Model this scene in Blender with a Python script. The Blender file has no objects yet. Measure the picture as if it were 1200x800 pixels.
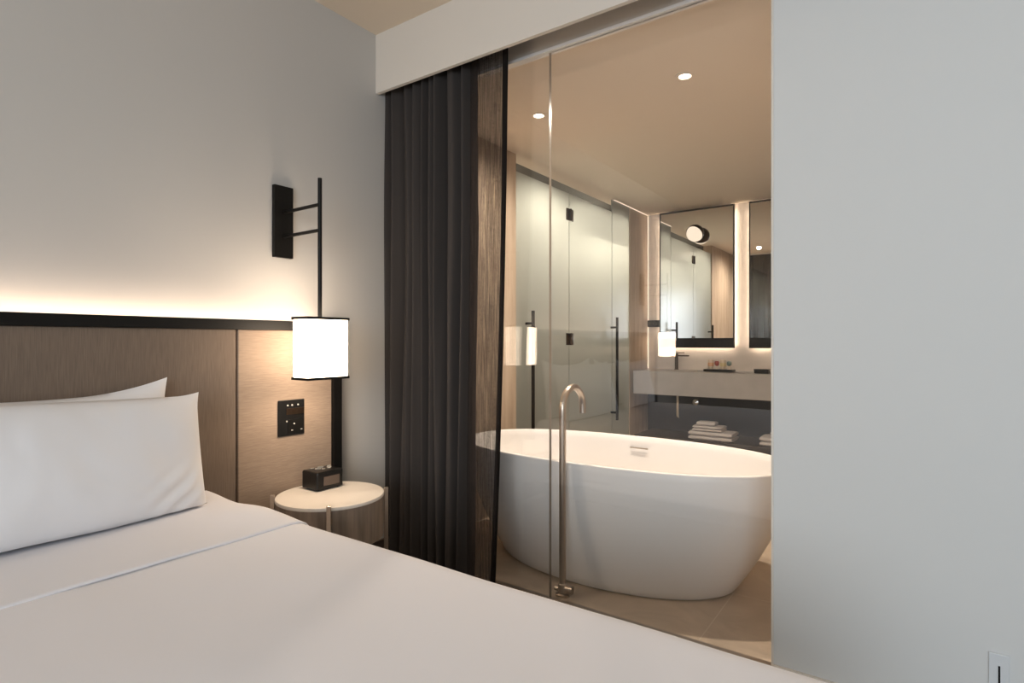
import bpy, bmesh, math, random
from mathutils import Vector, Matrix, noise

random.seed(7)
PI = math.pi
scene = bpy.context.scene
C = scene.collection

# ------------------------------------------------------------------ materials
def new_mat(name):
    m = bpy.data.materials.new(name)
    m.use_nodes = True
    nt = m.node_tree
    for n in list(nt.nodes):
        nt.nodes.remove(n)
    out = nt.nodes.new('ShaderNodeOutputMaterial')
    return m, nt, out

def N(nt, kind, **kw):
    n = nt.nodes.new(kind)
    for k, v in kw.items():
        setattr(n, k, v)
    return n

def pbr(name, col, rough=0.5, metal=0.0, spec=0.5, noise_scale=None, noise_amt=0.0, bump=0.0,
        stretch=(1, 1, 1), detail=3.0, col2=None, coat=0.0):
    m, nt, out = new_mat(name)
    b = N(nt, 'ShaderNodeBsdfPrincipled')
    b.inputs['Base Color'].default_value = (*col, 1)
    b.inputs['Roughness'].default_value = rough
    b.inputs['Metallic'].default_value = metal
    b.inputs['Specular IOR Level'].default_value = spec
    b.inputs['Coat Weight'].default_value = coat
    nt.links.new(b.outputs[0], out.inputs[0])
    if noise_scale:
        tc = N(nt, 'ShaderNodeTexCoord')
        mp = N(nt, 'ShaderNodeMapping')
        mp.inputs['Scale'].default_value = stretch
        nz = N(nt, 'ShaderNodeTexNoise')
        nz.inputs['Scale'].default_value = noise_scale
        nz.inputs['Detail'].default_value = detail
        nt.links.new(tc.outputs['Object'], mp.inputs[0])
        nt.links.new(mp.outputs[0], nz.inputs['Vector'])
        if noise_amt or col2:
            rp = N(nt, 'ShaderNodeValToRGB')
            c2 = col2 or tuple(c * (1 - noise_amt) for c in col)
            rp.color_ramp.elements[0].color = (*c2, 1)
            rp.color_ramp.elements[1].color = (*col, 1)
            rp.color_ramp.elements[0].position = 0.3
            rp.color_ramp.elements[1].position = 0.7
            nt.links.new(nz.outputs[0], rp.inputs[0])
            nt.links.new(rp.outputs[0], b.inputs['Base Color'])
        if bump:
            bp = N(nt, 'ShaderNodeBump')
            bp.inputs['Strength'].default_value = bump
            bp.inputs['Distance'].default_value = 0.002
            nt.links.new(nz.outputs[0], bp.inputs['Height'])
            nt.links.new(bp.outputs[0], b.inputs['Normal'])
    return m

def emit(name, col, s):
    m, nt, out = new_mat(name)
    e = N(nt, 'ShaderNodeEmission')
    e.inputs[0].default_value = (*col, 1)
    e.inputs[1].default_value = s
    nt.links.new(e.outputs[0], out.inputs[0])
    return m

def schlick(nt, f0):
    lw = N(nt, 'ShaderNodeLayerWeight'); lw.inputs[0].default_value = 0.5
    p = N(nt, 'ShaderNodeMath', operation='POWER'); p.inputs[1].default_value = 5
    mr = N(nt, 'ShaderNodeMapRange'); mr.inputs[3].default_value = f0; mr.inputs[4].default_value = 1.0
    nt.links.new(lw.outputs['Facing'], p.inputs[0]); nt.links.new(p.outputs[0], mr.inputs[0])
    return mr

def glass(name, ior=1.5, tint=(1, 1, 1), rough=0.0):
    m, nt, out = new_mat(name)
    fr = schlick(nt, ((ior - 1) / (ior + 1)) ** 2)
    tr = N(nt, 'ShaderNodeBsdfTransparent'); tr.inputs[0].default_value = (*tint, 1)
    gl = N(nt, 'ShaderNodeBsdfGlossy'); gl.inputs['Roughness'].default_value = rough
    mx = N(nt, 'ShaderNodeMixShader')
    nt.links.new(fr.outputs[0], mx.inputs[0])
    nt.links.new(tr.outputs[0], mx.inputs[1])
    nt.links.new(gl.outputs[0], mx.inputs[2])
    nt.links.new(mx.outputs[0], out.inputs[0])
    return m

def fabric(name, col, col2, sx, sz, bump=0.3, rough=0.9):
    """woven cloth: two crossed stretched noises"""
    m, nt, out = new_mat(name)
    b = N(nt, 'ShaderNodeBsdfPrincipled')
    b.inputs['Roughness'].default_value = rough
    b.inputs['Specular IOR Level'].default_value = 0.2
    tc = N(nt, 'ShaderNodeTexCoord')
    mp = N(nt, 'ShaderNodeMapping'); mp.inputs['Scale'].default_value = (sx, sx, sz)
    nz = N(nt, 'ShaderNodeTexNoise'); nz.inputs['Scale'].default_value = 1.0; nz.inputs['Detail'].default_value = 4
    rp = N(nt, 'ShaderNodeValToRGB')
    rp.color_ramp.elements[0].color = (*col2, 1); rp.color_ramp.elements[0].position = 0.35
    rp.color_ramp.elements[1].color = (*col, 1); rp.color_ramp.elements[1].position = 0.68
    bp = N(nt, 'ShaderNodeBump'); bp.inputs['Strength'].default_value = bump; bp.inputs['Distance'].default_value = 0.002
    L = nt.links.new
    L(tc.outputs['Object'], mp.inputs[0]); L(mp.outputs[0], nz.inputs['Vector'])
    L(nz.outputs[0], rp.inputs[0]); L(rp.outputs[0], b.inputs['Base Color'])
    L(nz.outputs[0], bp.inputs['Height']); L(bp.outputs[0], b.inputs['Normal'])
    L(b.outputs[0], out.inputs[0])
    return m

def sheer(name, col, trans, back=0.2):
    """thin woven curtain cloth: threads diffuse, gaps let light through"""
    m, nt, out = new_mat(name)
    L = nt.links.new
    tc = N(nt, 'ShaderNodeTexCoord')
    mp = N(nt, 'ShaderNodeMapping'); mp.inputs['Scale'].default_value = (420, 420, 5)
    nz = N(nt, 'ShaderNodeTexNoise'); nz.inputs['Scale'].default_value = 1; nz.inputs['Detail'].default_value = 2
    mp2 = N(nt, 'ShaderNodeMapping'); mp2.inputs['Scale'].default_value = (60, 60, 500)
    nz2 = N(nt, 'ShaderNodeTexNoise'); nz2.inputs['Scale'].default_value = 1; nz2.inputs['Detail'].default_value = 2
    ad = N(nt, 'ShaderNodeMath', operation='ADD')
    L(tc.outputs['Object'], mp.inputs[0]); L(mp.outputs[0], nz.inputs['Vector'])
    L(tc.outputs['Object'], mp2.inputs[0]); L(mp2.outputs[0], nz2.inputs['Vector'])
    hf = N(nt, 'ShaderNodeMath', operation='MULTIPLY_ADD'); hf.inputs[1].default_value = 0.4; hf.inputs[2].default_value = 0.3
    L(nz2.outputs[0], hf.inputs[0])
    L(nz.outputs[0], ad.inputs[0]); L(hf.outputs[0], ad.inputs[1])
    mr = N(nt, 'ShaderNodeMapRange')
    mr.inputs[1].default_value = 0.75; mr.inputs[2].default_value = 1.25
    mr.inputs[3].default_value = max(0, trans - 0.25); mr.inputs[4].default_value = (trans + 0.25) if trans > 0 else 0
    L(ad.outputs[0], mr.inputs[0])
    d = N(nt, 'ShaderNodeBsdfDiffuse'); d.inputs[0].default_value = (*col, 1)
    tl = N(nt, 'ShaderNodeBsdfTranslucent'); tl.inputs[0].default_value = (*col, 1)
    m1 = N(nt, 'ShaderNodeMixShader'); m1.inputs[0].default_value = back
    L(d.outputs[0], m1.inputs[1]); L(tl.outputs[0], m1.inputs[2])
    tr = N(nt, 'ShaderNodeBsdfTransparent')
    mx = N(nt, 'ShaderNodeMixShader')
    L(mr.outputs[0], mx.inputs[0]); L(m1.outputs[0], mx.inputs[1]); L(tr.outputs[0], mx.inputs[2])
    L(mx.outputs[0], out.inputs[0])
    return m

def tile_mat(name, c1, c2, grout, ox, oy, tx, ty, gw=0.003, rough=0.45):
    """large format floor tile, grid in object space"""
    m, nt, out = new_mat(name)
    L = nt.links.new
    tc = N(nt, 'ShaderNodeTexCoord')
    sp = N(nt, 'ShaderNodeSeparateXYZ'); L(tc.outputs['Object'], sp.inputs[0])
    def line(axis, o, t):
        a = N(nt, 'ShaderNodeMath', operation='SUBTRACT'); L(sp.outputs[axis], a.inputs[0]); a.inputs[1].default_value = o - 50 * t
        b = N(nt, 'ShaderNodeMath', operation='MODULO'); L(a.outputs[0], b.inputs[0]); b.inputs[1].default_value = t
        c = N(nt, 'ShaderNodeMath', operation='LESS_THAN'); L(b.outputs[0], c.inputs[0]); c.inputs[1].default_value = gw
        return c
    lx, ly = line(0, ox, tx), line(1, oy, ty)
    mxm = N(nt, 'ShaderNodeMath', operation='MAXIMUM'); L(lx.outputs[0], mxm.inputs[0]); L(ly.outputs[0], mxm.inputs[1])
    nz = N(nt, 'ShaderNodeTexNoise'); nz.inputs['Scale'].default_value = 2.6; nz.inputs['Detail'].default_value = 8
    nz.inputs['Roughness'].default_value = 0.65; nz.inputs['Distortion'].default_value = 0.8
    L(tc.outputs['Object'], nz.inputs['Vector'])
    rp = N(nt, 'ShaderNodeValToRGB')
    rp.color_ramp.elements[0].color = (*c2, 1); rp.color_ramp.elements[0].position = 0.35
    rp.color_ramp.elements[1].color = (*c1, 1); rp.color_ramp.elements[1].position = 0.65
    L(nz.outputs[0], rp.inputs[0])
    mx = N(nt, 'ShaderNodeMix', data_type='RGBA')
    L(mxm.outputs[0], mx.inputs[0]); L(rp.outputs[0], mx.inputs[6]); mx.inputs[7].default_value = (*grout, 1)
    b = N(nt, 'ShaderNodeBsdfPrincipled'); b.inputs['Roughness'].default_value = rough
    L(mx.outputs[2], b.inputs['Base Color']); L(b.outputs[0], out.inputs[0])
    return m

def frosted(name, col):
    m, nt, out = new_mat(name)
    L = nt.links.new
    d = N(nt, 'ShaderNodeBsdfDiffuse'); d.inputs[0].default_value = (*[c * .45 for c in col], 1)
    t = N(nt, 'ShaderNodeBsdfTranslucent'); t.inputs[0].default_value = (*col, 1)
    m1 = N(nt, 'ShaderNodeMixShader'); m1.inputs[0].default_value = 0.72
    g = N(nt, 'ShaderNodeBsdfGlossy'); g.inputs['Roughness'].default_value = 0.22
    fr = schlick(nt, 0.09)
    mx = N(nt, 'ShaderNodeMixShader')
    L(d.outputs[0], m1.inputs[1]); L(t.outputs[0], m1.inputs[2])
    L(fr.outputs[0], mx.inputs[0]); L(m1.outputs[0], mx.inputs[1]); L(g.outputs[0], mx.inputs[2])
    L(mx.outputs[0], out.inputs[0])
    return m

WARM = (1.0, 0.74, 0.47)
M = dict(
    wall=pbr('wall paint', (0.53, 0.51, 0.485), 0.85, spec=0.2, noise_scale=60, bump=0.04),  # darker copy of the paint: weaker daylight by the headboard put into colour
    wall_right=pbr('daylight toned wall paint', (0.66, 0.665, 0.66), 0.85, spec=0.2, noise_scale=60, bump=0.04),  # same paint, with the cool daylight on this wall put into its colour
    ceiling=pbr('ceiling paint', (0.64, 0.56, 0.46), 0.9, spec=0.1, noise_scale=50, bump=0.03),
    bulk=pbr('bulkhead paint', (0.66, 0.615, 0.56), 0.9, spec=0.1, noise_scale=50, bump=0.03),
    bath_ceiling=pbr('bathroom ceiling paint', (0.80, 0.71, 0.61), 0.9, spec=0.1, noise_scale=50, bump=0.03),
    carpet=pbr('carpet', (0.16, 0.155, 0.15), 1.0, spec=0.05, noise_scale=300, noise_amt=0.5, bump=0.6),
    tile=tile_mat('floor tile', (0.62, 0.51, 0.40), (0.46, 0.375, 0.29), (0.66, 0.58, 0.48), 2.84, 0.717, 0.6, 1.2),
    threshold=pbr('threshold stone', (0.72, 0.67, 0.6), 0.5, noise_scale=12, noise_amt=0.1),
    travertine=pbr('travertine', (0.56, 0.46, 0.36), 0.55, noise_scale=3.0, col2=(0.42, 0.33, 0.245), stretch=(7, 7, 0.8), detail=6, bump=0.05),
    backsplash=pbr('pale stone', (0.66, 0.60, 0.54), 0.45, noise_scale=5, noise_amt=0.1, stretch=(1, 1, 3), detail=6),
    charcoal=pbr('charcoal stone', (0.035, 0.034, 0.036), 0.5, noise_scale=4, noise_amt=0.3, stretch=(1, 1, 5)),
    darkwood=pbr('dark timber', (0.035, 0.024, 0.02), 0.4, noise_scale=5, noise_amt=0.5, stretch=(6, 1, 6)),
    skirting=pbr('skirting timber', (0.10, 0.07, 0.052), 0.5, noise_scale=6, noise_amt=0.4, stretch=(1, 8, 8)),
    black=pbr('black metal', (0.006, 0.0055, 0.005), 0.45, metal=0.0, spec=0.2, noise_scale=200, bump=0.03),
    blackgloss=pbr('black plastic', (0.006, 0.006, 0.006), 0.3, spec=0.35, noise_scale=150, bump=0.03),
    steel=pbr('brushed nickel', (0.52, 0.45, 0.38), 0.3, metal=1.0, noise_scale=40, noise_amt=0.15, stretch=(8, 8, 0.5)),
    bronze=pbr('dark bronze', (0.10, 0.07, 0.05), 0.35, metal=1.0, noise_scale=60, noise_amt=0.2),
    chrome=pbr('chrome', (0.75, 0.74, 0.72), 0.15, metal=1.0, noise_scale=60, noise_amt=0.05),
    linen=pbr('white bed linen', (0.73, 0.72, 0.75), 0.9, spec=0.15, noise_scale=6, bump=0.12, detail=4),
    pillow=pbr('white pillow cotton', (0.75, 0.745, 0.765), 0.9, spec=0.15, noise_scale=7, bump=0.15, detail=4),
    mattress=pbr('mattress ticking', (0.7, 0.69, 0.67), 0.9, noise_scale=40, bump=0.1),
    bedbase=fabric('bed base cloth', (0.12, 0.1, 0.085), (0.08, 0.065, 0.055), 120, 120),
    head_main=fabric('headboard cloth vertical weave', (0.20, 0.152, 0.118), (0.155, 0.118, 0.092), 420, 14, bump=.15),
    head_side=fabric('headboard cloth cross weave', (0.33, 0.25, 0.19), (0.27, 0.20, 0.15), 24, 420, bump=.15),
    sheer=sheer('sheer curtain cloth', (0.040, 0.033, 0.030), 0.29),
    dense=sheer('gathered curtain cloth', (0.058, 0.051, 0.048), 0.0, 0.04),
    hem=sheer('curtain hem cloth', (0.022, 0.019, 0.018), 0.0),
    ceramic=pbr('matte white solid surface', (0.84, 0.82, 0.80), 0.42, spec=0.4, noise_scale=80, bump=0.01),
    counter=pbr('grey stone top', (0.46, 0.44, 0.42), 0.35, noise_scale=9, noise_amt=0.1),
    night_top=pbr('cream stone', (0.74, 0.68, 0.61), 0.35, noise_scale=9, noise_amt=0.06),
    night_wood=pbr('grey brown oak', (0.27, 0.205, 0.155), 0.5, noise_scale=4, col2=(0.15, 0.112, 0.085), stretch=(9, 9, 0.9), detail=5, bump=0.05),
    brass=pbr('brushed champagne metal', (0.55, 0.45, 0.36), 0.3, metal=1.0, noise_scale=50, noise_amt=0.1),
    shade=emit('lit lamp shade', (1.0, 0.80, 0.60), 15.0),
    led=emit('cove light strip', (1.0, 0.76, 0.56), 27.0),
    led_mirror=emit('mirror light strip', (1.0, 0.78, 0.58), 26.0),
    led_line=emit('corner light line', (1.0, 0.80, 0.60), 1.3),
    downlight=emit('downlight lens', (1.0, 0.86, 0.68), 14.0),
    globe=emit('opal globe', (1.0, 0.82, 0.62), 1.15),
    mirror=pbr('mirror silver', (0.9, 0.9, 0.89), 0.0, metal=1.0),
    glass=glass('clear glass', 1.7),
    window_glass=glass('window glass', 1.45),
    glass_edge=pbr('polished glass edge', (0.36, 0.31, 0.26), 0.25),
    frosted=frosted('frosted glass', (0.56, 0.558, 0.52)),
    towel=pbr('white terry', (0.72, 0.68, 0.66), 1.0, spec=0.05, noise_scale=90, noise_amt=0.12, bump=0.8),
    white=pbr('white plastic', (0.66, 0.68, 0.70), 0.4, noise_scale=100, bump=0.02),
    display=pbr('dark display', (0.13, 0.095, 0.075), 0.25, noise_scale=20, noise_amt=0.1),
    icon=pbr('pale icon print', (0.62, 0.58, 0.52), 0.5, noise_scale=50, noise_amt=0.05),
    cream=pbr('cream glaze', (0.75, 0.62, 0.48), 0.35, noise_scale=30, noise_amt=0.05),
    orange=pbr('apricot glaze', (0.75, 0.42, 0.24), 0.35, noise_scale=30, noise_amt=0.05),
    red=pbr('dark red glaze', (0.40, 0.09, 0.07), 0.35, noise_scale=30, noise_amt=0.1),
    teal=pbr('grey teal glaze', (0.20, 0.27, 0.25), 0.35, noise_scale=30, noise_amt=0.1),
    yellow=pbr('pale yellow glaze', (0.75, 0.60, 0.32), 0.35, noise_scale=30, noise_amt=0.05),
    alcove=pbr('alcove tile', (0.10, 0.09, 0.075), 0.6, noise_scale=5, noise_amt=0.15),
)

# ------------------------------------------------------------------ mesh helpers
class MB:
    def __init__(self):
        self.bm = bmesh.new()
        self.smooth = False

    def box(self, x0, x1, y0, y1, z0, z1, bev=0.0, seg=2):
        r = bmesh.ops.create_cube(self.bm, size=1.0)
        vs = r['verts']
        for v in vs:
            v.co = Vector((x0 + (v.co.x + .5) * (x1 - x0), y0 + (v.co.y + .5) * (y1 - y0), z0 + (v.co.z + .5) * (z1 - z0)))
        if bev > 0:
            es = list({e for v in vs for e in v.link_edges})
            bmesh.ops.bevel(self.bm, geom=es, offset=bev, segments=seg, affect='EDGES', profile=0.5)
        return self

    def tube(self, pts, r, seg=16, cap=True):
        pts = [Vector(p) for p in pts]
        rs = r if isinstance(r, (list, tuple)) else [r] * len(pts)
        rings = []
        ref = None
        for i, p in enumerate(pts):
            if i == 0: t = pts[1] - pts[0]
            elif i == len(pts) - 1: t = pts[-1] - pts[-2]
            else: t = (pts[i + 1] - p).normalized() + (p - pts[i - 1]).normalized()
            t.normalize()
            if ref is None:
                ref = Vector((0, 0, 1)) if abs(t.z) < 0.9 else Vector((0, 1, 0))
            a = t.cross(ref)
            if a.length < 1e-4:
                a = t.cross(Vector((1, 0, 0)))
            a.normalize()
            b = t.cross(a).normalized()
            ref = a.cross(t) * 1.0
            rings.append([self.bm.verts.new(p + (a * math.cos(2 * PI * k / seg) + b * math.sin(2 * PI * k / seg)) * rs[i]) for k in range(seg)])
        for i in range(len(rings) - 1):
            for k in range(seg):
                k2 = (k + 1) % seg
                self.bm.faces.new((rings[i][k], rings[i][k2], rings[i + 1][k2], rings[i + 1][k]))
        if cap:
            self.bm.faces.new(rings[0]); self.bm.faces.new(list(reversed(rings[-1])))
        self.smooth = True
        return self

    def lathe(self, prof, c=(0, 0, 0), seg=48, axis='Z', close=True):
        """prof: list of (r, h)"""
        c = Vector(c)
        rings = []
        for r, h in prof:
            ring = []
            if r < 1e-6:
                rings.append([self.bm.verts.new(self._ax(c, 0, 0, h, axis))])
                continue
            for k in range(seg):
                a = 2 * PI * k / seg
                ring.append(self.bm.verts.new(self._ax(c, r * math.cos(a), r * math.sin(a), h, axis)))
            rings.append(ring)
        for i in range(len(rings) - 1):
            A, B = rings[i], rings[i + 1]
            for k in range(seg):
                k2 = (k + 1) % seg
                if len(A) == 1 and len(B) == 1: continue
                if len(A) == 1: self.bm.faces.new((A[0], B[k2], B[k]))
                elif len(B) == 1: self.bm.faces.new((A[k], A[k2], B[0]))
                else: self.bm.faces.new((A[k], A[k2], B[k2], B[k]))
        self.smooth = True
        return self

    @staticmethod
    def _ax(c, a, b, h, axis):
        if axis == 'Z': return c + Vector((a, b, h))
        if axis == 'X': return c + Vector((h, a, b))
        return c + Vector((a, h, b))

    def grid(self, nu, nv, fn, closed_u=False):
        V = [[self.bm.verts.new(fn(i / (nu if closed_u else nu - 1), j / (nv - 1))) for j in range(nv)] for i in range(nu)]
        for i in range(nu if closed_u else nu - 1):
            i2 = (i + 1) % nu
            for j in range(nv - 1):
                self.bm.faces.new((V[i][j], V[i2][j], V[i2][j + 1], V[i][j + 1]))
        self.smooth = True
        return V

    def build(self, name, mat, parent=None, loc=None, sharp=35, solid=0.0, subsurf=0):
        bmesh.ops.recalc_face_normals(self.bm, faces=self.bm.faces)
        me = bpy.data.meshes.new(name)
        if self.smooth:
            for f in self.bm.faces: f.smooth = True
            for e in self.bm.edges:
                if len(e.link_faces) == 2 and e.calc_face_angle(0) > math.radians(sharp):
                    e.smooth = False
        self.bm.to_mesh(me); self.bm.free()
        me.materials.append(M[mat] if isinstance(mat, str) else mat)
        o = bpy.data.objects.new(name, me)
        C.objects.link(o)
        if parent is not None:
            o.parent = parent
            # geometry was written in world space: keep it there (parents are unrotated empties or sit at the origin)
            o.location = -world_loc(parent)
        if solid:
            s = o.modifiers.new('thickness', 'SOLIDIFY'); s.thickness = solid; s.offset = 0
        if subsurf:
            s = o.modifiers.new('smooth', 'SUBSURF'); s.levels = subsurf; s.render_levels = subsurf
        return o

def world_loc(o):
    v = Vector((0, 0, 0))
    while o is not None:
        v = v + o.location
        o = o.parent
    return v

def box(name, mat, b, parent=None, bev=0.0, seg=2):
    return MB().box(*b, bev, seg).build(name, mat, parent)

def tag(o, label, cat, group=None):
    o['label'] = label; o['category'] = cat
    if group: o['group'] = group
    return o

def thing(name, label, cat, loc=(0, 0, 0), group=None):
    o = bpy.data.objects.new(name, None)
    o.empty_display_size = 0.05
    C.objects.link(o)
    o.location = loc
    return tag(o, label, cat, group)

def struct(o):
    o['kind'] = 'structure'
    return o

def copy_tree(o, parent=None):
    c = o.copy(); C.objects.link(c)
    if parent is not None: c.parent = parent
    for ch in list(o.children):
        copy_tree(ch, c)
    return c

def nz(x, y, z=0.0):
    return noise.noise(Vector((x, y, z)))

# ------------------------------------------------------------------ the rooms
WX, GX, HY, CZ = -2.93, 2.29, 2.37, 2.84        # window wall, partition plane, headboard wall, bedroom ceiling
BX, BY, BZ = 5.95, 2.40, 2.57                    # vanity wall, bathroom side wall, bathroom ceiling
RY = 0.10                                        # bathroom end wall behind the bedroom's grey wall
WE = 0.434                                       # where the grey wall ends and the glass begins

struct(box('floor', 'carpet', (WX - .15, 2.24, -3.0, HY + .15, -.12, 0.0)))
struct(box('bathroom_floor', 'tile', (2.24, BX + .15, -.1, 3.6, -.12, 0.0)))
struct(box('trim_floor_channel', 'steel', (GX - .012, GX + .012, WE, HY, 0.0, 0.0055)))
struct(box('ceiling', 'ceiling', (WX - .15, GX + .12, -3.0, HY + .15, CZ, CZ + .12)))
struct(box('bathroom_ceiling', 'bath_ceiling', (GX + .02, BX + .15, RY - .1, BY + .12, BZ, BZ + .12)))
struct(box('wall_headboard', 'wall', (WX - .15, GX + .02, HY, HY + .15, -.12, CZ)))
struct(box('wall_back', 'wall', (WX - .15, GX + .12, -3.12, -3.0, -.12, CZ)))
struct(box('wall_right', 'wall_right', (GX - .01, GX + .11, -3.0, WE, -.12, CZ)))
# window wall with its opening
wy0, wy1, wz0, wz1 = -2.4, 0.55, 0.75, 2.5
b = MB()
b.box(WX - .15, WX, -3.0, wy0, -.12, CZ); b.box(WX - .15, WX, wy1, HY, -.12, CZ)
b.box(WX - .15, WX, wy0, wy1, -.12, wz0); b.box(WX - .15, WX, wy0, wy1, wz1, CZ)
struct(b.build('wall_window', 'wall'))
b = MB()
for a in (wy0, (wy0 + wy1) / 2 - .02, wy1 - .04):
    b.box(WX - .10, WX - .05, a, a + .04, wz0, wz1)
b.box(WX - .10, WX - .05, wy0, wy1, wz0, wz0 + .04); b.box(WX - .10, WX - .05, wy0, wy1, wz1 - .04, wz1)
w3 = struct(b.build('window_3', 'black'))
box('pane', 'window_glass', (WX - .08, WX - .07, wy0 + .04, wy1 - .04, wz0 + .04, wz1 - .04), w3)

# bulkhead that hides the curtain head, header over the glass
struct(box('bulkhead_beam', 'bulk', (2.085, 2.105, -3.0, HY, 2.527, CZ)))
struct(box('wall_header', 'bulk', (GX - .015, GX + .02, WE, HY, 2.562, CZ)))
struct(box('trim_channel', 'ceramic', (GX - .02, GX + .02, WE, HY, 2.548, 2.562)))
struct(box('trim_jamb', 'threshold', (GX - .012, GX + .02, WE, WE + .008, 0.0, 2.548)))
struct(box('trim_wall_foot', 'threshold', (GX - .018, GX - .01, -3.0, WE, 0.0, 0.014)))
struct(box('baseboard_left', 'skirting', (1.81, 2.26, HY - .018, HY, 0.0, 0.135), bev=.003))

# partition glass: two frameless panes that meet in a clear joint
SEAM = 1.402
def pane(name, y0, y1):
    o = struct(box(name, 'glass', (GX - .005, GX + .005, y0, y1, 0.006, 2.548)))
    o.data.materials.append(M['glass_edge'])
    for p in o.data.polygons:
        if abs(p.normal.y) > .9: p.material_index = 1
    return o
pane('window_1', WE + .008, SEAM - .003)
pane('window_2', SEAM + .003, HY)

# bathroom shell
struct(box('wall_vanity', 'backsplash', (BX, BX + .15, RY - .1, 3.6, 0.66, BZ)))
struct(box('wall_vanity_lower', 'charcoal', (BX, BX + .15, RY - .1, 3.6, -.12, 0.66)))
struct(box('wall_bathroom_end', 'travertine', (GX + .11, BX, RY - .12, RY, -.12, BZ)))
D0, D1, D2, D3 = 3.44, 4.24, 5.07, 5.47           # jamb, hinge line, door end, glass end
struct(box('wall_bathroom_side', 'travertine', (GX + .02, D0, BY, BY + .12, -.12, BZ)))
struct(box('wall_bathroom_corner', 'travertine', (D3, BX, BY, BY + .12, -.12, BZ)))
struct(box('ceiling_alcove', 'alcove', (GX + .02, BX + .15, BY + .12, 3.6, BZ, BZ + .12)))
b = MB()
b.box(GX + .02, BX, 3.48, 3.6, -.12, BZ); b.box(D0 - .1, D0, BY + .12, 3.48, -.12, BZ); b.box(D3, D3 + .1, BY + .12, 3.48, -.12, BZ)
struct(b.build('wall_alcove', 'alcove'))
struct(box('window_4', 'frosted', (D2 + .006, D3, BY + .01, BY + .022, 0.0, BZ)))

def handle(xc, parent):
    m = MB()
    m.tube([(xc, BY - .055, .45), (xc, BY - .055, 1.43)], .013)
    for z in (.52, 1.335):
        m.tube([(xc, BY - .055, z), (xc, BY + .012, z)], .010)
    return m.build('handle', 'black', parent)
door_top = 2.452
dA = struct(box('door_1', 'frosted', (D0 + .004, D1 - .003, BY + .01, BY + .022, .008, door_top)))
dB = struct(box('door_2', 'frosted', (D1 + .003, D2 - .002, BY + .01, BY + .022, .008, door_top)))
handle(3.585, dA); handle(5.05, dB)
for z in (2.27, 1.22, 0.30):
    h = MB()
    h.box(D1 - .055, D1 + .055, BY - .004, BY + .01, z - .05, z + .05, .004)
    h.tube([(D1, BY - .008, z - .05), (D1, BY - .008, z + .05)], .008)
    h.build('hinge', 'bronze', dA)

# warm light lines in the corner and along the ceiling gap
struct(box('trim_light_corner', 'led_line', (BX - .007, BX - .001, BY - .008, BY - .001, .91, BZ - .012)))
struct(box('trim_light_ceiling', 'led_line', (D2 + .02, BX - .02, BY - .006, BY - .001, BZ - .006, BZ - .001)))

# ------------------------------------------------------------------ bed
BXL, BXR, BF = -.73, 1.15, 0.06
bed = thing('bed', 'wide bed with a dark base standing against the upholstered headboard', 'bed', (.21, 1.2, 0))
box('bed_base', 'bedbase', (-.66, 1.08, .16, 2.285, .10, .32), bed, .015)
for lx in (-.56, .98):
    for ly in (.28, 2.16):
        MB().tube([(lx, ly, 0), (lx, ly, .10)], .025).build('leg', 'black', bed)
box('mattress', 'mattress', (-.68, 1.10, .12, 2.285,   .32, .588), bed, .04, 4)

def drape(x0, x1, y0, y1, ztop, r, drop, nx, ny, wrinkle, open_back=True, seed=0.0, zfun=None):
    """cloth lying on a box top, falling over the two sides and the foot"""
    R = PI / 2 * r + drop
    def side(o):
        if o <= 0: return 0, 0
        a = min(o / r, PI / 2)
        return r * math.sin(a), r * (1 - math.cos(a)) + max(0, o - PI / 2 * r)
    xs0, xs1 = x0 + r, x1 - r
    ys0 = y0 + r
    def fn(u, v):
        U = xs0 - R + u * (xs1 - xs0 + 2 * R)
        V = ys0 - (0 if not open_back else R) + v * (y1 - ys0 + (R if open_back else 0))
        cx, cy = min(max(U, xs0), xs1), max(V, ys0)
        ox, oy = U - cx, V - cy
        o = math.hypot(ox, oy)
        h, d = side(o)
        dx, dy = (ox / o, oy / o) if o > 1e-6 else (0, 0)
        z = ztop - d
        w = wrinkle * (nz(U * 2.3 + seed, V * 2.3) + .5 * nz(U * 6 + seed, V * 5.0))
        z += w * (1 if d < r else .3)
        x, y = cx + dx * h, cy + dy * h
        if d > r:
            k = (d - r) * .05
            x += dx * (k + .012 * nz(y * 6, seed)) if abs(dx) > .5 else 0
            y += dy * (k + .012 * nz(x * 6, seed + 3)) if abs(dy) > .5 else 0
        if zfun: z += zfun(x, y) if d < r * 1.5 else 0
        return Vector((x, y, z))
    m = MB()
    m.grid(nx, ny, fn)
    return m

duv = drape(BXL, BXR, BF, 2.20, .612, .055, .34, 110, 110, .0035)
duvet = tag(duv.build('duvet', 'linen', solid=.012), 'smooth white duvet spread over the wide bed', 'duvet')
def bumps(x, y):
    return .014 * math.exp(-((x - 1.08) / .10) ** 2) * (math.sin((y - 1.7) * 14) * .5 + .5)
sh = drape(BXL - .004, BXR + .004, 1.566, 2.215, .620, .056, .30, 110, 40, .003, open_back=False, seed=4.0, zfun=bumps)
sh.build('turned_down_band', 'linen', duvet, solid=.006)

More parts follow.
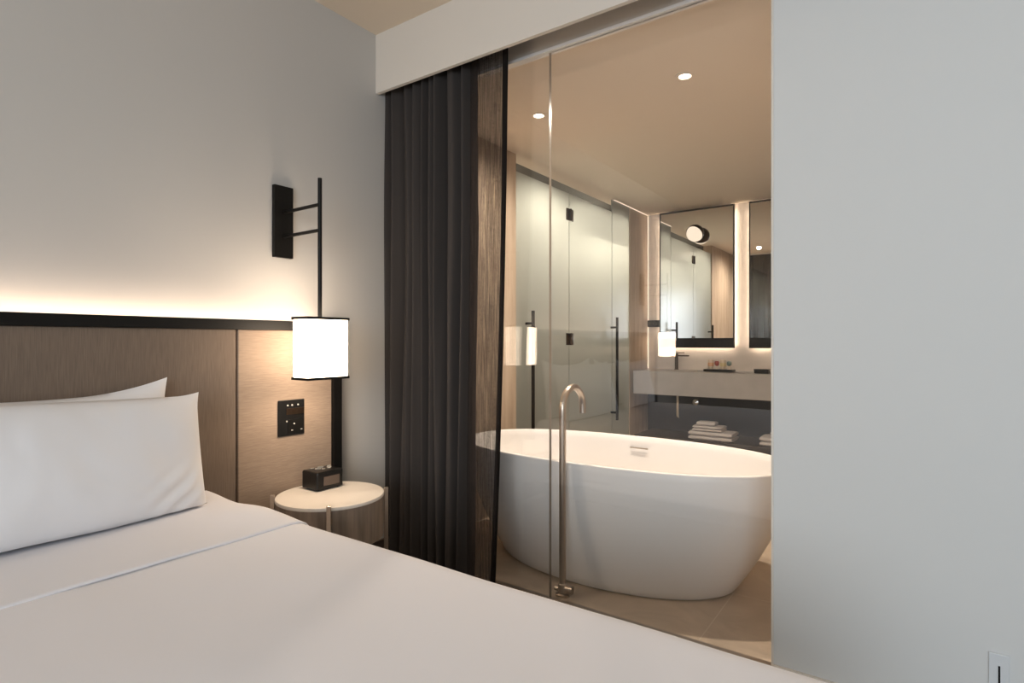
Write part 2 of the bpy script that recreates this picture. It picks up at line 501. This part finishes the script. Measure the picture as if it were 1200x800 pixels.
# pillows -------------------------------------------------------------
def pillow_mesh(w, h, t, seed, ear=.05):
    m = MB()
    nu, nv = 44, 30
    def half(sgn):
        def fn(u, v):
            a, c = u * 2 - 1, v * 2 - 1
            # edges drawn in between the four corners
            x = a * w / 2 * (1 - ear * (1 - c * c) * abs(a) ** 3)
            y = c * h / 2 * (1 - ear * 1.4 * (1 - a * a) * abs(c) ** 3)
            th = t / 2 * (max(0, 1 - abs(a) ** 2.6) * max(0, 1 - abs(c) ** 2.6)) ** .55
            fall = max(0, 1 - abs(a)) ** .3
            wr = .008 * nz(x * 6 + seed, y * 6, sgn) + .007 * (abs(nz(x * 9 + y * 5 + seed, y * 7 - x * 3, 3.1)) - .2)
            q = max(0, 1 - math.hypot((x - w * .36) / .16, (y + h * .30) / .13))
            wr += .010 * q * math.sin((x * .8 - y) * 95 + 2 * nz(x * 12, y * 12, seed))
            crn = .005 * math.sin((abs(a) * 1.2 + abs(c)) * 11 + seed) * max(0, abs(a) + abs(c) - 1.0) * (1 - max(abs(a), abs(c)))
            return Vector((x, sgn * (th + (wr + crn) * min(1, th / .03)), y))
        return fn
    m.grid(nu, nv, half(-1)); m.grid(nu, nv, half(1))
    bmesh.ops.remove_doubles(m.bm, verts=m.bm.verts, dist=.0005)
    return m

def place_pillow(w, h, t, seed, base, lean, yaw, roll, label, group=None, ear=.05, curl=0.0, ears=(), er=1.0):
    m = pillow_mesh(w, h, t, seed, ear)
    R = Matrix.Rotation(yaw, 4, 'Z') @ Matrix.Rotation(-lean, 4, 'X') @ Matrix.Rotation(roll, 4, 'Y')
    for v in m.bm.verts:
        p = v.co.copy()
        for (ex, ez, amt_x, amt_z) in ears:                     # pull a corner out into a soft point
            d = math.hypot((p.x - ex * w / 2) / (w * .26 * er), (p.z - ez * h / 2) / (h * .32 * er))
            k = max(0, 1 - d) ** 2
            p.x += amt_x * k; p.z += amt_z * k
        p.z += h / 2
        p.y += curl * (p.z / h) ** 2
        v.co = p
    bmesh.ops.transform(m.bm, matrix=Matrix.Translation(base) @ R, verts=m.bm.verts)
    # flatten the underside where it sits on the sheet
    for v in m.bm.verts:
        if v.co.z < .634:
            v.co.z = .634 + (v.co.z - .634) * .06
        if v.co.y > 2.303: v.co.y = 2.303 - .1 * min(.05, v.co.y - 2.303)
    o = m.build('pillow', 'pillow', sharp=60)
    return tag(o, label, 'pillow', group)

PG = 'white pillows leaning on the headboard'
place_pillow(.75, .432, .115, 1.3, (.62, 2.228, .604), math.radians(5), 0, 0,
             'white pillow at the back, its corner showing above the front pillow', PG, ear=.07,
             ears=((1, 1, .0, .034), (-1, 1, 0, .03)), er=1.5)
place_pillow(.77, .418, .17, 5.1, (.645, 2.02, .612), math.radians(13), math.radians(4), math.radians(2.2),
             'large white pillow in front, beside the bedside lamp', PG, ear=.012,
             ears=((1, 1, .008, .012), (-1, 1, 0, .01)), er=.4)
place_pillow(.74, .415, .115, 9.7, (-.2, 2.228, .610), math.radians(5), 0, 0,
             'back white pillow on the far side of the bed', PG, ear=.07, ears=((1, 1, 0, .03),))
place_pillow(.78, .425, .17, 13.2, (-.27, 2.02, .616), math.radians(13), math.radians(-4), 0,
             'front white pillow on the far side of the bed', PG, ear=.05, ears=((1, 1, 0, .03),))

# ------------------------------------------------------------------ headboard
hb = thing('headboard', 'brown upholstered headboard with a black top rail along the bedroom wall', 'headboard', (.21, HY, 0))
HX0, HX1 = -1.387, 1.807
gx, gx2 = 1.285, -.865
def hpanel(x0, x1, mat):
    return box('panel', mat, (x0, x1, 2.31, 2.358, .06, 1.25), hb, .005, 3)
hpanel(gx2 + .004, gx - .004, 'head_main')['label'] = 'wide centre panel with a vertical weave'
hpanel(gx + .004, 1.757, 'head_side')['label'] = 'narrow end panel with a cross weave'
hpanel(-1.337, gx2 - .004, 'head_side')['label'] = 'narrow end panel with a cross weave'
box('backing', 'black', (HX0 + .02, HX1 - .02, 2.3585, 2.369, .06, 1.2500), hb)
box('light_trough', 'black', (HX0 + .01, HX1 - .01, 2.3135, 2.3685, 1.2505, 1.276), hb)
box('top_rail', 'black', (HX0, HX1, 2.296, 2.314, 1.250, 1.292), hb, .002)
for x0, x1 in ((1.757, HX1), (HX0, -1.337)):
    box('end_trim', 'black', (x0, x1, 2.296, 2.366, 0.0, 1.2495), hb, .002)
box('light_strip', 'led', (-1.30, 1.70, 2.316, 2.330, 1.278, 1.286), hb)

# ------------------------------------------------------------------ switch plate
sw = thing('switch_plate', 'black switch plate on the headboard above the bedside table', 'switch', (1.535, 2.31, .86))
box('plate', 'blackgloss', (1.469, 1.601, 2.302, 2.3095, .778, .938), sw, .003)
box('rocker_panel', 'bronze', (1.508, 1.597, 2.299, 2.302, .872, .900), sw)
for x in (1.514, 1.536, 1.566):
    MB().lathe([(0, -.003), (.003, -.003), (.0038, 0), (0, 0)], (x, 2.3015, .914), 14, 'Y').build('button', 'icon', sw)
box('socket_panel', 'black', (1.515, 1.598, 2.299, 2.302, .785, .850), sw, .001)
for x, z in ((1.508, .843), (1.545, .830)):
    MB().lathe([(0, -.003), (.003, -.003), (.0038, 0), (0, 0)], (x, 2.2995, z), 14, 'Y').build('button', 'icon', sw)
for x in (1.530, 1.578):
    box('indicator', 'icon', (x, x + .008, 2.2975, 2.299, .800, .8032), sw)

# ------------------------------------------------------------------ bedside lamps (wall mounted)
def sconce(label):
    t = thing('wall_lamp', label, 'lamp', (1.527, HY, 1.7), 'wall lamps either side of the bed')
    box('back_plate', 'black', (1.480, 1.574, HY - .022, HY, 1.580, 1.905), t, .002)
    for z in (1.676, 1.786):
        MB().tube([(1.527, HY - .022, z), (1.527, 2.088, z)], .0075).build('arm', 'black', t)
    MB().tube([(1.527, 2.088, 1.898), (1.527, 2.088, 1.29)], .009).build('rod', 'black', t)
    x0, x1, y0, y1, z0, z1 = 1.430, 1.636, 2.033, 2.144, 1.041, 1.301
    s = MB()
    prof = [(x0, y0), (x1, y0), (x1, y1), (x0, y1)]
    s.box(x0, x1, y0, y1, z0 + .004, z1 - .004, .012, 3)
    so = s.build('shade', 'shade', t)
    for za, zb in ((z0 - .002, z0 + .009), (z1 - .009, z1 + .002)):
        r = MB()
        e = .002
        r.box(x0 - e, x1 + e, y0 - e, y0 + .002, za, zb); r.box(x0 - e, x1 + e, y1 - .002, y1 + e, za, zb)
        r.box(x0 - e, x0 + .002, y0, y1, za, zb); r.box(x1 - .002, x1 + e, y0, y1, za, zb)
        r.build('rim', 'black', so)
    return t
lamp = sconce('lit white box lamp hanging from a black rod over the bedside table with the clock')
lamp2 = copy_tree(lamp)
lamp2.location.x -= 2.64
lamp2['label'] = 'lit white box lamp on the far side of the bed, seen reflected in the glass'

# ------------------------------------------------------------------ bedside tables
NC = Vector((1.575, 2.078, 0))
def nightstand(label):
    t = thing('bedside_table', label, 'table', NC, 'bedside tables')
    c = NC
    MB().lathe([(0, .5265), (.224, .5265), (.2260, .529), (.2260, .537), (.2240, .540), (0, .540)], c, 72).build('table_top', 'night_top', t)
    MB().lathe([(0, .355), (.221, .355), (.224, .358), (.224, .5265), (0, .5265)], c, 72).build('drum', 'night_wood', t)
    for k in range(4):
        a = math.radians(231 + 90 * k)
        p = c + Vector((math.cos(a), math.sin(a), 0)) * .2350
        m = MB(); m.box(-.009, .009, -.009, .009, 0, .553, .002)
        bmesh.ops.transform(m.bm, matrix=Matrix.Translation(p) @ Matrix.Rotation(a, 4, 'Z'), verts=m.bm.verts)
        m.build('leg', 'brass', t)
    return t
nst = nightstand('round drum bedside table with a cream top carrying the black clock')
n2 = copy_tree(nst)
n2.location.x = 2 * .21 - NC.x
n2['label'] = 'round drum bedside table with a bare cream top on the far side of the bed'

# alarm clock
cx0, cx1, cy0, cy1, cz0, cz1 = 1.553, 1.693, 2.143, 2.255, .5405, .624
ck = thing('alarm_clock', 'black box alarm clock on the round bedside table', 'clock', ((cx0 + cx1) / 2, (cy0 + cy1) / 2, .540))
box('clock_body', 'blackgloss', (cx0, cx1, cy0, cy1, cz0 + .004, cz1), ck, .008, 3)
box('foot', 'black', (cx0 + .015, cx1 - .015, cy0 + .015, cy1 - .015, cz0 - .0002, cz0 + .006), ck)
box('display', 'display', (cx0 + .034, cx1 - .022, cy0 - .0015, cy0 + .002, cz0 + .020, cz0 + .060), ck, .001)
b = MB()
for (x, y, r) in ((1.610, 2.215, .013), (1.640, 2.238, .013), (1.668, 2.212, .010)):
    b.lathe([(r - .002, 0), (r - .002, .0012), (r, .0012), (r, 0)], (x, y, cz1), 20)
b.build('button_ring', 'icon', ck)
for (x, y) in ((1.625, 2.195), (1.655, 2.196), (1.684, 2.236), (1.600, 2.244)):
    box('button', 'icon', (x - .008, x + .008, y - .0025, y + .0025, cz1 - .001, cz1 + .0015), ck)

# ------------------------------------------------------------------ curtain
cur = thing('curtain', 'long dark grey sheer curtain drawn to the left of the glass', 'curtain', (2.19, 2.0, 2.6))
Z0, Z1 = .012, 2.66
def right_edge(z):
    k = 1 - z / Z1
    return 1.566 + .03 * k + .06 * k ** 2
def folds(y_of, amp, freq, ph, xoff, cusp=0, n=220, nzv=36):
    def fn(u, v):
        z = Z0 + v * (Z1 - Z0)
        y = y_of(u, z)
        k = 1 - v
        w = math.sin(u * freq * 2 * PI + ph + .5 * nz(u * 9, z * .7, ph) * (0.5 + k))
        w2 = .22 * math.sin(u * freq * 4.63 * PI + ph * 2.1 + .8 * nz(u * 5, z * .9, 2 + ph))
        a = amp * (.75 + .4 * nz(u * 6, z * .4, 7 + ph))
        if cusp:
            q = u * cusp + .55 * nz(u * 3.1, z * .12, ph) + .22 * nz(u * 8, z * .55, ph + 4) * (.35 + k)
            w = 1 - 2 * abs(math.cos(PI * q)) ** .8
            w2 *= .3
            a = amp * (.8 + .55 * nz(u * 4.3, z * .3, 5) + .25 * nz(u * 11, z * .8, 9))
        x = 2.188 + xoff + a * (w + w2) * .75
        return Vector((x, y + .004 * nz(u * 9, z * 1.4, ph), z))
    m = MB(); m.grid(n, nzv, fn)
    return m
GL = 1.795
def yg(u, z):
    l = HY - .006
    e = GL + .03 * (1 - z / Z1) ** 2
    return l + (e - l) * u
folds(yg, .088, 7.5, .3, .006, cusp=8.5, n=480).build('gathered_cloth', 'dense', cur)
def ysh(u, z):
    e = right_edge(z) + .008
    return (GL + .03) + (e - GL - .03) * u
folds(ysh, .011, 1.4, .6, 0, n=60).build('sheer_panel', 'sheer', cur)
def yhem(u, z):
    e = right_edge(z)
    return e + .042 * (.5 + .5 * z / Z1) * (1 - u)
def hemfn(off):
    def fn(u, v):
        z = Z0 + v * (Z1 - Z0)
        return Vector((2.188 + off + .010 * math.sin(u * 2.5 + v * 2), yhem(u, z), z))
    return fn
m = MB(); m.grid(8, 36, hemfn(-.004)); m.grid(8, 36, hemfn(.004))
m.build('side_hem', 'hem', cur)
box('curtain_track', 'black', (2.165, 2.215, 1.2, HY - .002, 2.665, 2.69), cur)

# ------------------------------------------------------------------ bathtub
TC = Vector((2.865, 1.375, 0))
TH = .62
def tub_ring(a, b_, z, n=96, e=None):
    e = e or 2.0 + .38 * min(1, z / .5)
    out = []
    for k in range(n):
        t = 2 * PI * k / n
        ct, st = math.cos(t), math.sin(t)
        x = b_ * math.copysign(abs(ct) ** (2 / e), ct)
        y = a * math.copysign(abs(st) ** (2 / e), st)
        out.append(Vector((TC.x + x, TC.y + y, z)))
    return out
def loft(m, rings, cap0=True, cap1=True):
    V = [[m.bm.verts.new(p) for p in r] for r in rings]
    n = len(V[0])
    for i in range(len(V) - 1):
        for k in range(n):
            k2 = (k + 1) % n
            m.bm.faces.new((V[i][k], V[i][k2], V[i + 1][k2], V[i + 1][k]))
    if cap0: m.bm.faces.new(V[0])
    if cap1: m.bm.faces.new(list(reversed(V[-1])))
    m.smooth = True
A1, B1, A0, B0 = .905, .463, .66, .375
tub = thing('bathtub', 'white freestanding oval bathtub behind the glass partition', 'bathtub', TC)
m = MB()
rings = [tub_ring(A0 - .02, B0 - .02, 0.0), tub_ring(A0 - .02, B0 - .02, .008), tub_ring(A0 - .003, B0 - .003, .0085)]
for i in range(0, 19):
    s = i / 18
    f = 1 - (1 - s) ** 1.75                        # belly: swells fast, then runs almost upright
    rings.append(tub_ring(A0 + (A1 - A0) * f, B0 + (B1 - B0) * f, .012 + (TH - .016) * s))
rings += [tub_ring(A1 - .003, B1 - .003, TH), tub_ring(A1 - .014, B1 - .014, TH + .001), tub_ring(A1 - .019, B1 - .019, TH - .003)]
for i in range(1, 15):
    s = i / 14
    f = s ** 1.9
    rings.append(tub_ring(A1 - .020 - (A1 - A0 + .02) * f, B1 - .020 - (B1 - B0 + .04) * f, TH - .003 - (TH - .12) * s))
rings += [tub_ring(A0 * .7, B0 * .65, .105), tub_ring(A0 * .3, B0 * .3, .100)]
loft(m, rings)
m.build('tub_shell', 'ceramic', tub, sharp=50)
# overflow slot on the far inner side
box('overflow_slot', 'steel', (3.290, 3.2985, 1.33, 1.445, .548, .555), tub, .001)
MB().lathe([(0, .104), (.03, .104), (.032, .1), (0, .1)], (2.865, 1.375, 0), 24).build('drain', 'steel', tub)

# tub filler
FX, FY = 2.352, 1.372
fl = thing('tub_filler', 'brushed metal floor standing tub filler with a curved spout', 'tap', (FX, FY, 0))
MB().lathe([(0, 0), (.034, 0), (.034, .010), (.022, .014), (.022, .055), (.018, .06), (0, .06)], (FX, FY, 0), 32).build('base', 'steel', fl)
pts = [(FX, FY, .06), (FX, FY, .4), (FX, FY, .86)]
for i in range(0, 21):
    a = PI - PI * i / 20
    pts.append((FX + .1 + .1 * math.cos(a), FY, .878 + .1 * math.sin(a)))
pts.append((FX + .2, FY, .842))
MB().tube(pts, .0165, 24).build('spout_pipe', 'steel', fl, sharp=60)
MB().tube([(FX, FY - .004, .035), (FX + .002, FY - .052, .035)], .019, 24).build('knob', 'steel', fl, sharp=60)
MB().tube([(FX - .004, FY + .004, .03), (FX - .006, FY + .038, .03)], .012, 20).build('hose_collar', 'steel', fl, sharp=60)

# ------------------------------------------------------------------ vanity
VX, VY0, VY1 = 5.43, RY + .002, 2.345
vz0, vz1 = .678, .908
van = thing('vanity', 'long floating grey stone vanity under the backlit mirrors', 'vanity', (VX + .25, 1.2, 0))
m = MB()
def basin_span(c): return c - .27, c + .27
b1, b2 = basin_span(1.55), basin_span(.62)
bx0, bx1 = VX + .10, VX + .40
m.box(VX, bx0, VY0, VY1, vz0, vz1); m.box(bx1, BX - .001, VY0, VY1, vz0, vz1)
for y0, y1 in ((VY0, b2[0]), (b2[1], b1[0]), (b1[1], VY1)):
    m.box(bx0, bx1, y0, y1, vz0, vz1)
for y0, y1 in (b1, b2):
    m.box(bx0, bx1, y0, y1, vz0, vz0 + .10)
m.build('countertop', 'counter', van)
dp = MB().tube([(5.56, 1.935, vz0), (5.56, 1.935, .47), (5.575, 1.935, .45)], .014, 16).build('drain_pipe', 'chrome', van)
shelf = tag(box('towel_shelf', 'darkwood', (VX + .02, BX - .001, VY0, VY1, .215, .262), None, .002),
            'dark timber shelf low on the wall beneath the grey vanity', 'shelf')
vl = thing('shutoff_valve', 'small round metal valve on the dark wall under the vanity', 'valve', (BX, 1.88, .57))
MB().lathe([(0, -.008), (.032, -.008), (.036, 0), (0, 0)], (BX, 1.88, .57), 24, 'X').build('rosette', 'chrome', vl)
MB().lathe([(0, -.05), (.014, -.05), (.014, -.008), (0, -.008)], (BX, 1.88, .57), 20, 'X').build('stem', 'chrome', vl)

def faucet(y, d, label):
    t = thing('basin_faucet', label, 'faucet', (5.87, y, vz1), 'faucets on the vanity')
    z = vz1
    MB().lathe([(0, 0), (.024, 0), (.024, .006), (.017, .008), (.017, .165), (.014, .168), (0, .168)], (5.87, y, z), 24).build('post', 'bronze', t)
    MB().box(5.855, 5.885, min(y, y + d * .13), max(y, y + d * .13), z + .138, z + .154, .004).build('spout', 'bronze', t)
    MB().box(5.862, 5.878, min(y, y + d * .085), max(y, y + d * .085), z + .172, z + .181, .003).build('lever', 'bronze', t)
    return t
faucet(2.055, -1, 'dark metal faucet on the vanity below the left edge of the first mirror')
faucet(.95, 1, 'dark metal faucet on the vanity partly behind the grey wall')

tray = tag(box('tray', 'blackgloss', (5.66, 5.80, 1.445, 1.715, vz1, vz1 + .022), None, .004), 'black tray with four small coloured cups on the vanity', 'tray')
def cup(y, mat, stem, label):
    t = thing('cup', label, 'cup', (5.73, y, vz1 + .022), 'small cups on the black tray')
    z = vz1 + .0225
    if stem:
        MB().lathe([(0, 0), (.016, 0), (.016, .003), (.004, .006), (.004, .03)], (5.73, y, z), 24).build('foot', 'cream', t)
        MB().lathe([(.004, .03), (.018, .038), (.023, .052), (.022, .07), (.015, .079), (0, .08)], (5.73, y, z), 24).build('bowl', mat, t)
    else:
        MB().lathe([(0, 0), (.022, 0), (.026, .006), (.028, .086), (.026, .09), (0, .09)], (5.73, y, z), 24).build('bowl', 'cream', t)
        MB().lathe([(.0268, .028), (.0285, .03), (.0292, .06), (.0278, .063)], (5.73, y, z), 24).build('band', mat, t)
    return t
cup(1.662, 'orange', 0, 'cream cup with an apricot band at the end of the tray nearest the faucet')
cup(1.604, 'red', 1, 'small dark red stemmed cup on the black tray')
cup(1.546, 'yellow', 0, 'cream cup with a pale yellow band between the red and the teal cups')
cup(1.488, 'teal', 1, 'small grey teal stemmed cup on the black tray')
bx = thing('soap_box', 'low black box on the vanity under the second mirror', 'box', (5.6, 1.17, vz1))
box('box_body', 'blackgloss', (5.56, 5.66, 1.105, 1.225, vz1, vz1 + .028), bx, .003)
box('lid', 'blackgloss', (5.557, 5.663, 1.102, 1.228, vz1 + .029, vz1 + .040), bx, .003)

# towels: rounded folded slabs
def towel(xc, yc, z0, dx, dy, h, layers, label, group):
    m = MB()
    lh = h / layers
    nseg = 14
    for k in range(layers):
        za = z0 + k * lh
        def fn(u, v, za=za, k=k):
            # cross-section in X: rounded fold towards the room
            t = v * 2 * PI
            e = 3.2
            cx_ = math.copysign(abs(math.cos(t)) ** (2 / e), math.cos(t))
            cz_ = math.copysign(abs(math.sin(t)) ** (2 / e), math.sin(t))
            y = yc + (u - .5) * dy
            end = 1 - .25 * max(0, abs(u - .5) * 2 - .9) / .1
            x = xc + cx_ * dx / 2 + .006 * nz(y * 12, k * 3.3, za * 9)
            z = za + lh / 2 + cz_ * lh / 2 * end + .0015 * nz(y * 20, x * 20, k)
            return Vector((x, y, max(z, z0 + .0005)))
        V = m.grid(nseg, 33, fn)
        m.bm.faces.new([V[0][j] for j in range(32)]); m.bm.faces.new([V[-1][j] for j in range(31, -1, -1)])
    bmesh.ops.remove_doubles(m.bm, verts=m.bm.verts, dist=.0003)
    return tag(m.build('folded_towel', 'towel', sharp=70), label, 'towel', group)
TG = 'folded towels on the low shelf'
zt = .2625
towel(5.60, 1.60, zt, .26, .40, .085, 2, 'large folded white towel at the bottom of the stack by the drain pipe', TG)
towel(5.58, 1.63, zt + .086, .20, .27, .050, 2, 'medium folded white towel in the middle of the stack by the drain pipe', TG)
towel(5.56, 1.645, zt + .137, .13, .17, .038, 1, 'small folded white facecloth on top of the towel stack', TG)
towel(5.60, .96, zt, .26, .40, .085, 2, 'folded white towel on the shelf half hidden by the grey wall', TG)
towel(5.60, .94, zt + .086, .20, .27, .045, 2, 'smaller folded white towel on the half hidden stack by the grey wall', TG)

# ------------------------------------------------------------------ mirrors
def wall_mirror(y0, y1, label):
    t = thing('wall_mirror', label, 'mirror', (BX, (y0 + y1) / 2, 1.135), 'backlit mirrors over the vanity')
    z0, z1 = 1.135, 2.558
    xf = BX - .07
    box('mirror_glass', 'mirror', (xf, xf + .006, y0 + .008, y1 - .008, z0 + .1, z1 - .01), t)
    f = MB()
    f.box(xf - .006, xf + .03, y0, y0 + .009, z0, z1); f.box(xf - .006, xf + .03, y1 - .009, y1, z0, z1)
    f.box(xf - .006, xf + .03, y0 + .009, y1 - .009, z1 - .016, z1)
    f.build('frame', 'black', t)
    box('lower_band', 'black', (xf - .006, xf + .03, y0 + .009, y1 - .009, z0, z0 + .1), t)
    box('backing', 'white', (xf + .012, xf + .03, y0 + .012, y1 - .012, z0 + .102, z1 - .018), t)
    s = .010
    box('light_strip', 'led_mirror', (xf + .031, xf + .038, y0 + s, y0 + s + .008, z0 + .02, z1 - .03), t)
    box('light_strip', 'led_mirror', (xf + .031, xf + .038, y1 - s - .008, y1 - s, z0 + .02, z1 - .03), t)
    box('light_strip', 'led_mirror', (xf + .031, xf + .038, y0 + s + .02, y1 - s - .02, z0 + s, z0 + s + .008), t)
    return t
wall_mirror(1.48, 2.24, 'tall black framed backlit mirror with the globe lamp in front of it')
wall_mirror(.58, 1.34, 'tall black framed backlit mirror half hidden by the grey wall')

gl = thing('globe_lamp', 'small round globe lamp with a bronze cap mounted on the first mirror', 'lamp', (BX - .07, 1.835, 2.29))
gc = (BX - .07 - .095, 1.835, 2.29)
R = .087
def sph(r, a0, a1, n=18):
    return [(r * math.cos(a0 + (a1 - a0) * i / n), r * math.sin(a0 + (a1 - a0) * i / n)) for i in range(n + 1)]
def tilt(m, c):
    q = Vector((0, 0, -1)).rotation_difference(Vector((-1, .3, -.75)))
    bmesh.ops.rotate(m.bm, cent=Vector(c), matrix=q.to_matrix(), verts=m.bm.verts)
m = MB().lathe(sph(R * .955, -PI / 2 + .001, math.radians(16)), gc, 40); tilt(m, gc)
m.build('opal_globe', 'globe', gl)
m = MB().lathe(sph(R, math.radians(-8), PI / 2 - .001), gc, 40); tilt(m, gc)
m.build('cap', 'bronze', gl, solid=.003)
MB().tube([(gc[0] + R - .01, gc[1], gc[2] + .02), (BX - .072, gc[1], gc[2] + .02)], .011).build('mount', 'bronze', gl)

hk = thing('wall_bracket', 'small black bracket on the lit wall beside the first mirror', 'bracket', (BX, 2.31, 1.39))
box('bracket_block', 'black', (BX - .05, BX - .002, 2.255, 2.385, 1.355, 1.428), hk, .004)
for y in (2.285, 2.32, 2.355):
    MB().lathe([(0, -.054), (.006, -.054), (.006, -.05), (0, -.05)], (BX, y, 1.39), 12, 'X').build('screw_cap', 'bronze', hk)

# ------------------------------------------------------------------ ceiling downlights
def downlight(x, y, label):
    t = thing('ceiling_downlight', label, 'downlight', (x, y, BZ), 'bathroom downlights')
    MB().lathe([(.030, 0), (.047, 0), (.047, -.004), (.032, -.005), (.030, 0)], (x, y, BZ - .0005), 32).build('trim_ring', 'bath_ceiling', t)
    MB().lathe([(0, -.0015), (.030, -.0015), (.030, -.0005), (0, -.0005)], (x, y, BZ), 32).build('lens', 'downlight', t)
    return t
downlight(2.93, 1.876, 'small lit downlight in the ceiling next to the curtain')
downlight(2.93, .982, 'small lit downlight in the ceiling over the foot of the bathtub')

# narrow plate on the grey wall
pl = thing('wall_plate', 'narrow white plate with a dark slot low on the grey wall', 'wall plate', (GX - .01, -.2, .2))
box('plate', 'white', (GX - .017, GX - .0105, -.225, -.176, .135, .252), pl, .002)
box('slot', 'black', (GX - .0178, GX - .0168, -.2035, -.1985, .150, .216), pl)

# ------------------------------------------------------------------ lights
def area(name, loc, rot, sx, sy, power, col):
    l = bpy.data.lights.new(name, 'AREA'); l.shape = 'RECTANGLE'; l.size = sx; l.size_y = sy
    l.energy = power; l.color = col
    o = bpy.data.objects.new(name, l); C.objects.link(o); o.location = loc; o.rotation_euler = rot
    return o
def spot(name, loc, power, col, ang=95, blend=.6, r=.03):
    l = bpy.data.lights.new(name, 'SPOT'); l.energy = power; l.color = col
    l.spot_size = math.radians(ang); l.spot_blend = blend; l.shadow_soft_size = r
    o = bpy.data.objects.new(name, l); C.objects.link(o); o.location = loc
    return o
for x in (1.533, 1.533 - 2.64):
    for z, p, up in ((1.035, 6.5, 0), (1.307, 5, PI)):
        o = spot('lamp_bulb', (x, 2.088, z), p, (1, .79, .58), 165, .5, .04)
        o.rotation_euler = (up, 0, 0)
area('daylight', (WX - .2, (wy0 + wy1) / 2, (wz0 + wz1) / 2), (0, -PI / 2, 0), wz1 - wz0, wy1 - wy0, 165, (.86, .94, 1.0))
for i, (x, y, p) in enumerate(((2.93, 1.876, 125), (2.93, .982, 125))):
    spot('downlight_beam', (x, y, BZ - .012), p, (1, .84, .68), 168, 1.0)

for x in (3.85, 4.65, 5.3):                       # unseen lights added to brighten the frosted doors from behind
    spot('alcove_backlight', (x, 2.92, BZ - .02), 165, (1, .93, .80), 172, .6)
w = bpy.data.worlds.new('sky'); scene.world = w; w.use_nodes = True
w.node_tree.nodes['Background'].inputs[0].default_value = (.75, .87, 1, 1)
w.node_tree.nodes['Background'].inputs[1].default_value = 1.0

# ------------------------------------------------------------------ camera
cam = bpy.data.cameras.new('camera'); cam.sensor_width = 36; cam.lens = 672 / 1200 * 36
cam.clip_start = .02
co = bpy.data.objects.new('camera', cam); C.objects.link(co)
co.location = (0, 0, 1.2)
co.rotation_euler = (PI / 2, 0, math.radians(35.3 - 90))
scene.camera = co

vs = scene.view_settings
vs.view_transform = 'Standard'; vs.look = 'None'; vs.gamma = 1; vs.exposure = 0
vs.use_curve_mapping = False
scene.cycles.use_denoising = True
scene.cycles.max_bounces = 14
scene.cycles.transparent_max_bounces = 24
scene.cycles.sample_clamp_indirect = 6
scene.cycles.caustics_reflective = False
scene.cycles.caustics_refractive = False
